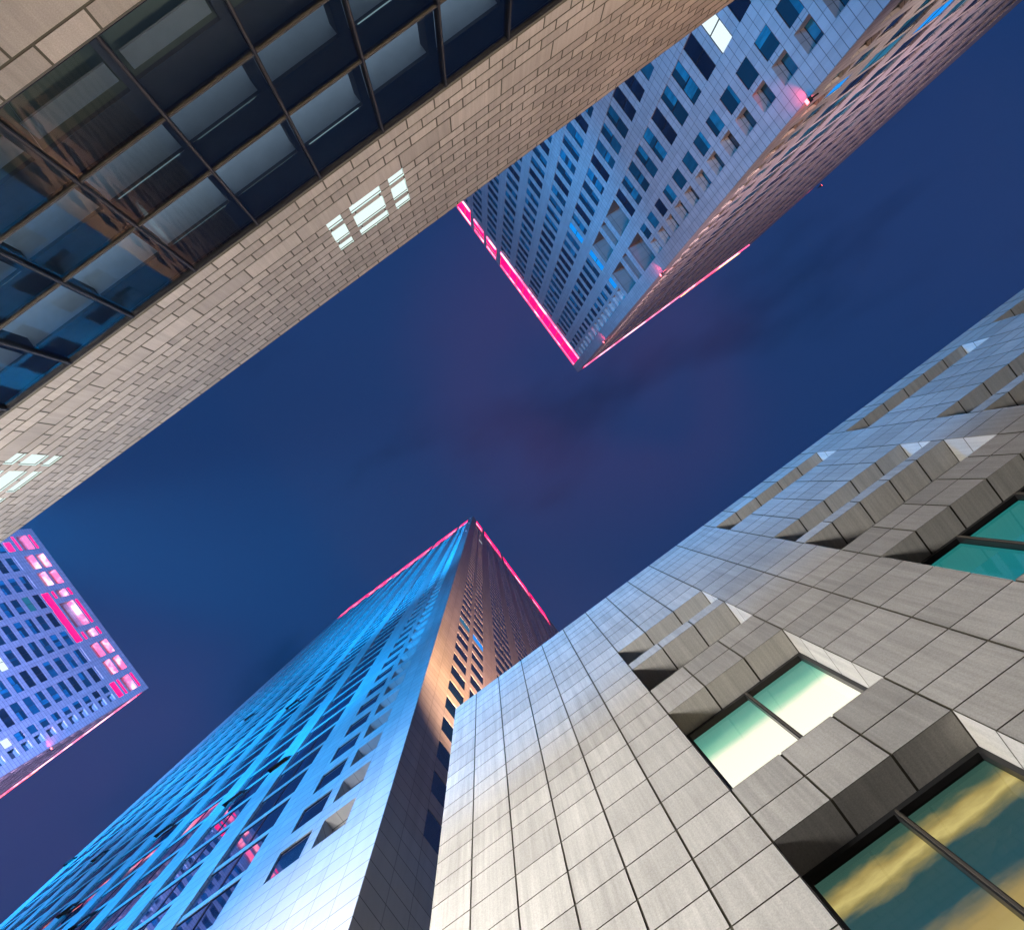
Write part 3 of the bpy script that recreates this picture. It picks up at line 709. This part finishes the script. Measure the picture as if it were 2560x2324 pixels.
for (c0, c1, off, wm) in courses + lowc:
    z0, z1 = c0 * DA, c1 * DA; wd = BW * wm; n = int(60 / wd) + 3
    st0 = math.floor((A_L) / wd) * wd + off * BW + .003 * DA
    for i in range(n):
        a = st0 + i * wd; b = a + wd
        a_ = max(a, A_L); b_ = min(b, A_R)
        if b_ - a_ < .05: continue
        # cut round the slit windows
        zz = [z0, z1] + [q for s_ in sl for q in (s_[2], s_[3]) if z0 + .001 < q < z1 - .001 and s_[0] < b_ and s_[1] > a_]
        zz = sorted(set(round(q, 4) for q in zz)); t = rnd.random()
        for y0, y1 in zip(zz[:-1], zz[1:]):
            ym = (y0 + y1) / 2
            xs = [a_ + g2, b_ - g2]; cut = [s_ for s_ in sl if s_[2] < ym < s_[3] and s_[0] < b_ and s_[1] > a_]
            segs = [(a_ + g2, b_ - g2)]
            for s_ in cut:
                ns = []
                for p, q in segs:
                    if s_[0] >= q or s_[1] <= p: ns.append((p, q)); continue
                    if s_[0] > p: ns.append((p, s_[0]))
                    if s_[1] < q: ns.append((s_[1], q))
                segs = ns
            for p, q in segs:
                if q - p > .01: box(bricks, faR, p, q, y0 + (g1 if abs(y0 - z0) < .001 else 0), y1 - (g1 if abs(y1 - z1) < .001 else 0), 0, .015, 0, t, False, 1)
G0, G1, G2, G3 = 1.05 * DA, 1.294 * DA, 1.514 * DA, 1.819 * DA
wall(awall, faR, A_L, A_R, G3 + .02, A_TOP - .01, [(s_[0], s_[1], s_[2], s_[3]) for s_ in sl], .015, 0)
rect(awall, faR, A_L, A_R, -EYE, G0 - .02, .015, 0)
# capping, soffit over the glazing, roof, sides
awall.quad([faR.p(A_L, 0, A_TOP), faR.p(A_R, 0, A_TOP), faR.p(A_R, .5, A_TOP), faR.p(A_L, .5, A_TOP)], 1)
awall.quad([faR.p(A_L, 0, G3), faR.p(A_R, 0, G3), faR.p(A_R, .22, G3), faR.p(A_L, .22, G3)], 1)
awall.quad([faR.p(A_L, 0, G0), faR.p(A_R, 0, G0), faR.p(A_R, .22, G0), faR.p(A_L, .22, G0)], 1)
for xx in (A_L, A_R): awall.quad([(xx, -DA, -EYE), (xx, -34, -EYE), (xx, -34, A_TOP), (xx, -DA, A_TOP)], 1)
awall.quad([(A_L, -34, -EYE), (A_R, -34, -EYE), (A_R, -34, A_TOP), (A_L, -34, A_TOP)], 1)
bricks.build('stone_cladding', [M['granite_a'], M['joint']], TA, RA)
awall.build('wall', [M['joint'], M['mortar']], TA, RA)
rf = MB(); rf.quad([faR.p(A_L, .5, A_TOP - .02), faR.p(A_R, .5, A_TOP - .02), faR.p(A_R, 25, A_TOP - .02), faR.p(A_L, 25, A_TOP - .02)]); rf.build('roof', [M['concrete']], TA, RA)
for (a, b, z0, z1) in sl:
    vz = MB(); rect(vz, faR, a, b, z0, z1, .34, 0)
    vz.quad([faR.p(a, .07, z1), faR.p(b, .07, z1), faR.p(b, .34, z1), faR.p(a, .34, z1)], 0)
    for s_ in (a, b): vz.quad([faR.p(s_, .07, z0), faR.p(s_, .34, z0), faR.p(s_, .34, z1), faR.p(s_, .07, z1)], 0)
    vz.quad([faR.p(a, 0, z0), faR.p(b, 0, z0), faR.p(b, .34, z0), faR.p(a, .34, z0)], 0)
    reveals(vz, faR, a, b, z0, z1, .045, .07, 1)
    reveals(vz, faR, a, b, z0, z1, .0, .045, 2)
    o = vz.build('window', [M['slit_glow'], M['bronze'], M['slit_rim']], TA, RA); o['label'] = 'slit window glowing white'

# glazing band
a_glass = clear_glass('grey_curtain_wall_glass', C(0.72, 0.79, 0.84), 1.5, 0.002)
GD = .10
dark_slab = plain('dark_slab_edge', C(.085, .090, .098), .6)
inner_ceiling = plain('office_ceiling', C(.50, .55, .60), .9)
blind = plain('roller_blind', C(.30, .34, .36), .8)
tubes = [emis('thin_light_tube', C(.42, .62, .66), v_) for v_ in (.08, .16, .32, .5)]
green_room = plain('green_grey_blind', C(.16, .19, .15), .9)
mul = []
k = -20
while True:
    xx = (-.073 + .2277 * k) * DA
    if xx > A_R: break
    if xx > A_L: mul.append(xx)
    k += 1
gl = MB()
edges = [A_L] + mul + [A_R]
for a, b in zip(edges[:-1], edges[1:]):
    for z0, z1 in ((G0, G1), (G1, G2), (G2, G3)):
        rect(gl, faR, a, b, z0, z1, GD)
gobj = gl.build('glazing', [a_glass], TA, RA)
for xx in mul:
    mb = MB(); box(mb, faR, xx - .035, xx + .035, G0, G3, GD - .075, GD + .12, 0); box(mb, faR, xx - .012, xx + .012, G0, G3, GD - .085, GD - .075, 1)
    mb.build('mullion', [M['frame'], M['bronze']], TA, RA)
for zz in (G1, G2):
    mb = MB(); box(mb, faR, A_L, A_R, zz - .022, zz + .022, GD - .045, GD + .10, 0); mb.build('transom', [M['bronze']], TA, RA)
mb = MB(); box(mb, faR, A_L, A_R, G3 - .07, G3 - .003, GD - .06, GD + .10, 0); box(mb, faR, A_L, A_R, G0 + .003, G0 + .06, GD - .06, GD + .10, 0); mb.build('edge_rail', [M['metal_dark']], TA, RA)
for ri, (z0, z1) in enumerate(((G0, G1), (G1, G2), (G2, G3))):
    for ci, (a, b) in enumerate(zip(edges[:-1], edges[1:])):
        hh = z1 - z0; zs = z0 + hh * ((.66, .62, .58)[ri] + rnd.uniform(-.035, .035))
        mb = MB()
        box(mb, faR, a + .02, b - .02, zs, z1 + (.16 if ri < 2 else -.02), GD + .16, GD + .24, 0)              # slab edge / upstand
        sh = .14 + rnd.random() * .16
        box(mb, faR, b - sh, b - .04, z0 + .05, zs, GD + .14, GD + .5, 0)               # column casing beside the mullion
        mb.quad([faR.p(a, GD + .2, zs + .01), faR.p(b, GD + .2, zs + .01), faR.p(b, GD + 5, zs + .01), faR.p(a, GD + 5, zs + .01)], 1 if ri else 2, None, [(a, 0), (b, 0), (b, 5), (a, 5)])
        if ri and rnd.random() < .75: box(mb, faR, a + .18, b - sh - .12, zs - .012, zs + .012, GD + .145, GD + .16, 3)
        r = rnd.random()
        if ri == 0: box(mb, faR, a + .1, b - sh - .05, z0 + hh * .40, z0 + hh * .60, GD + .3, GD + .34, 4)
        mb.build('interior_bay', [dark_slab, inner_ceiling, green_room, tubes[(ci * 7 + ri * 3) % 4], blind], TA, RA)
mb = MB(); mb.quad([faR.p(A_L, 5.0, G0), faR.p(A_R, 5.0, G0), faR.p(A_R, 5.0, G3), faR.p(A_L, 5.0, G3)])
mb.quad([faR.p(A_L, .3, G0 - .1), faR.p(A_R, .3, G0 - .1), faR.p(A_R, 5.0, G0 - .1), faR.p(A_L, 5.0, G0 - .1)])
mb.build('interior_wall', [M['mortar']], TA, RA)
for (z0, z1, fz, pw) in ((G0, G1, .66, 45), (G1, G2, .62, 110), (G2, G3, .58, 150)):
    zz = z0 + (z1 - z0) * fz
    area((0, -DA - 1.5, zz - .9), (0, -DA - 1.4, zz + 2), (.70, .86, 1.0), pw, 54, .5, 'office_light')


# ------------------------------------------------------------------ damp night air that the floodlights and the neon glow in
hz = bpy.data.materials.new('haze'); hz.use_nodes = True
hn = NT(hz.node_tree); hn.n.clear()
ho = hn.add('ShaderNodeOutputMaterial'); hv = hn.add('ShaderNodeVolumePrincipled', inp={'Density': 0.00012, 'Color': C(.9, .9, .95)})
hn.l.new(hv.outputs[0], ho.inputs['Volume'])
bpy.ops.mesh.primitive_cube_add(size=1, location=(0, 0, 118)); hb = bpy.context.object; hb.name = 'haze'; hb.scale = (600, 500, 242)
hb.data.materials.append(hz); hb['kind'] = 'stuff'
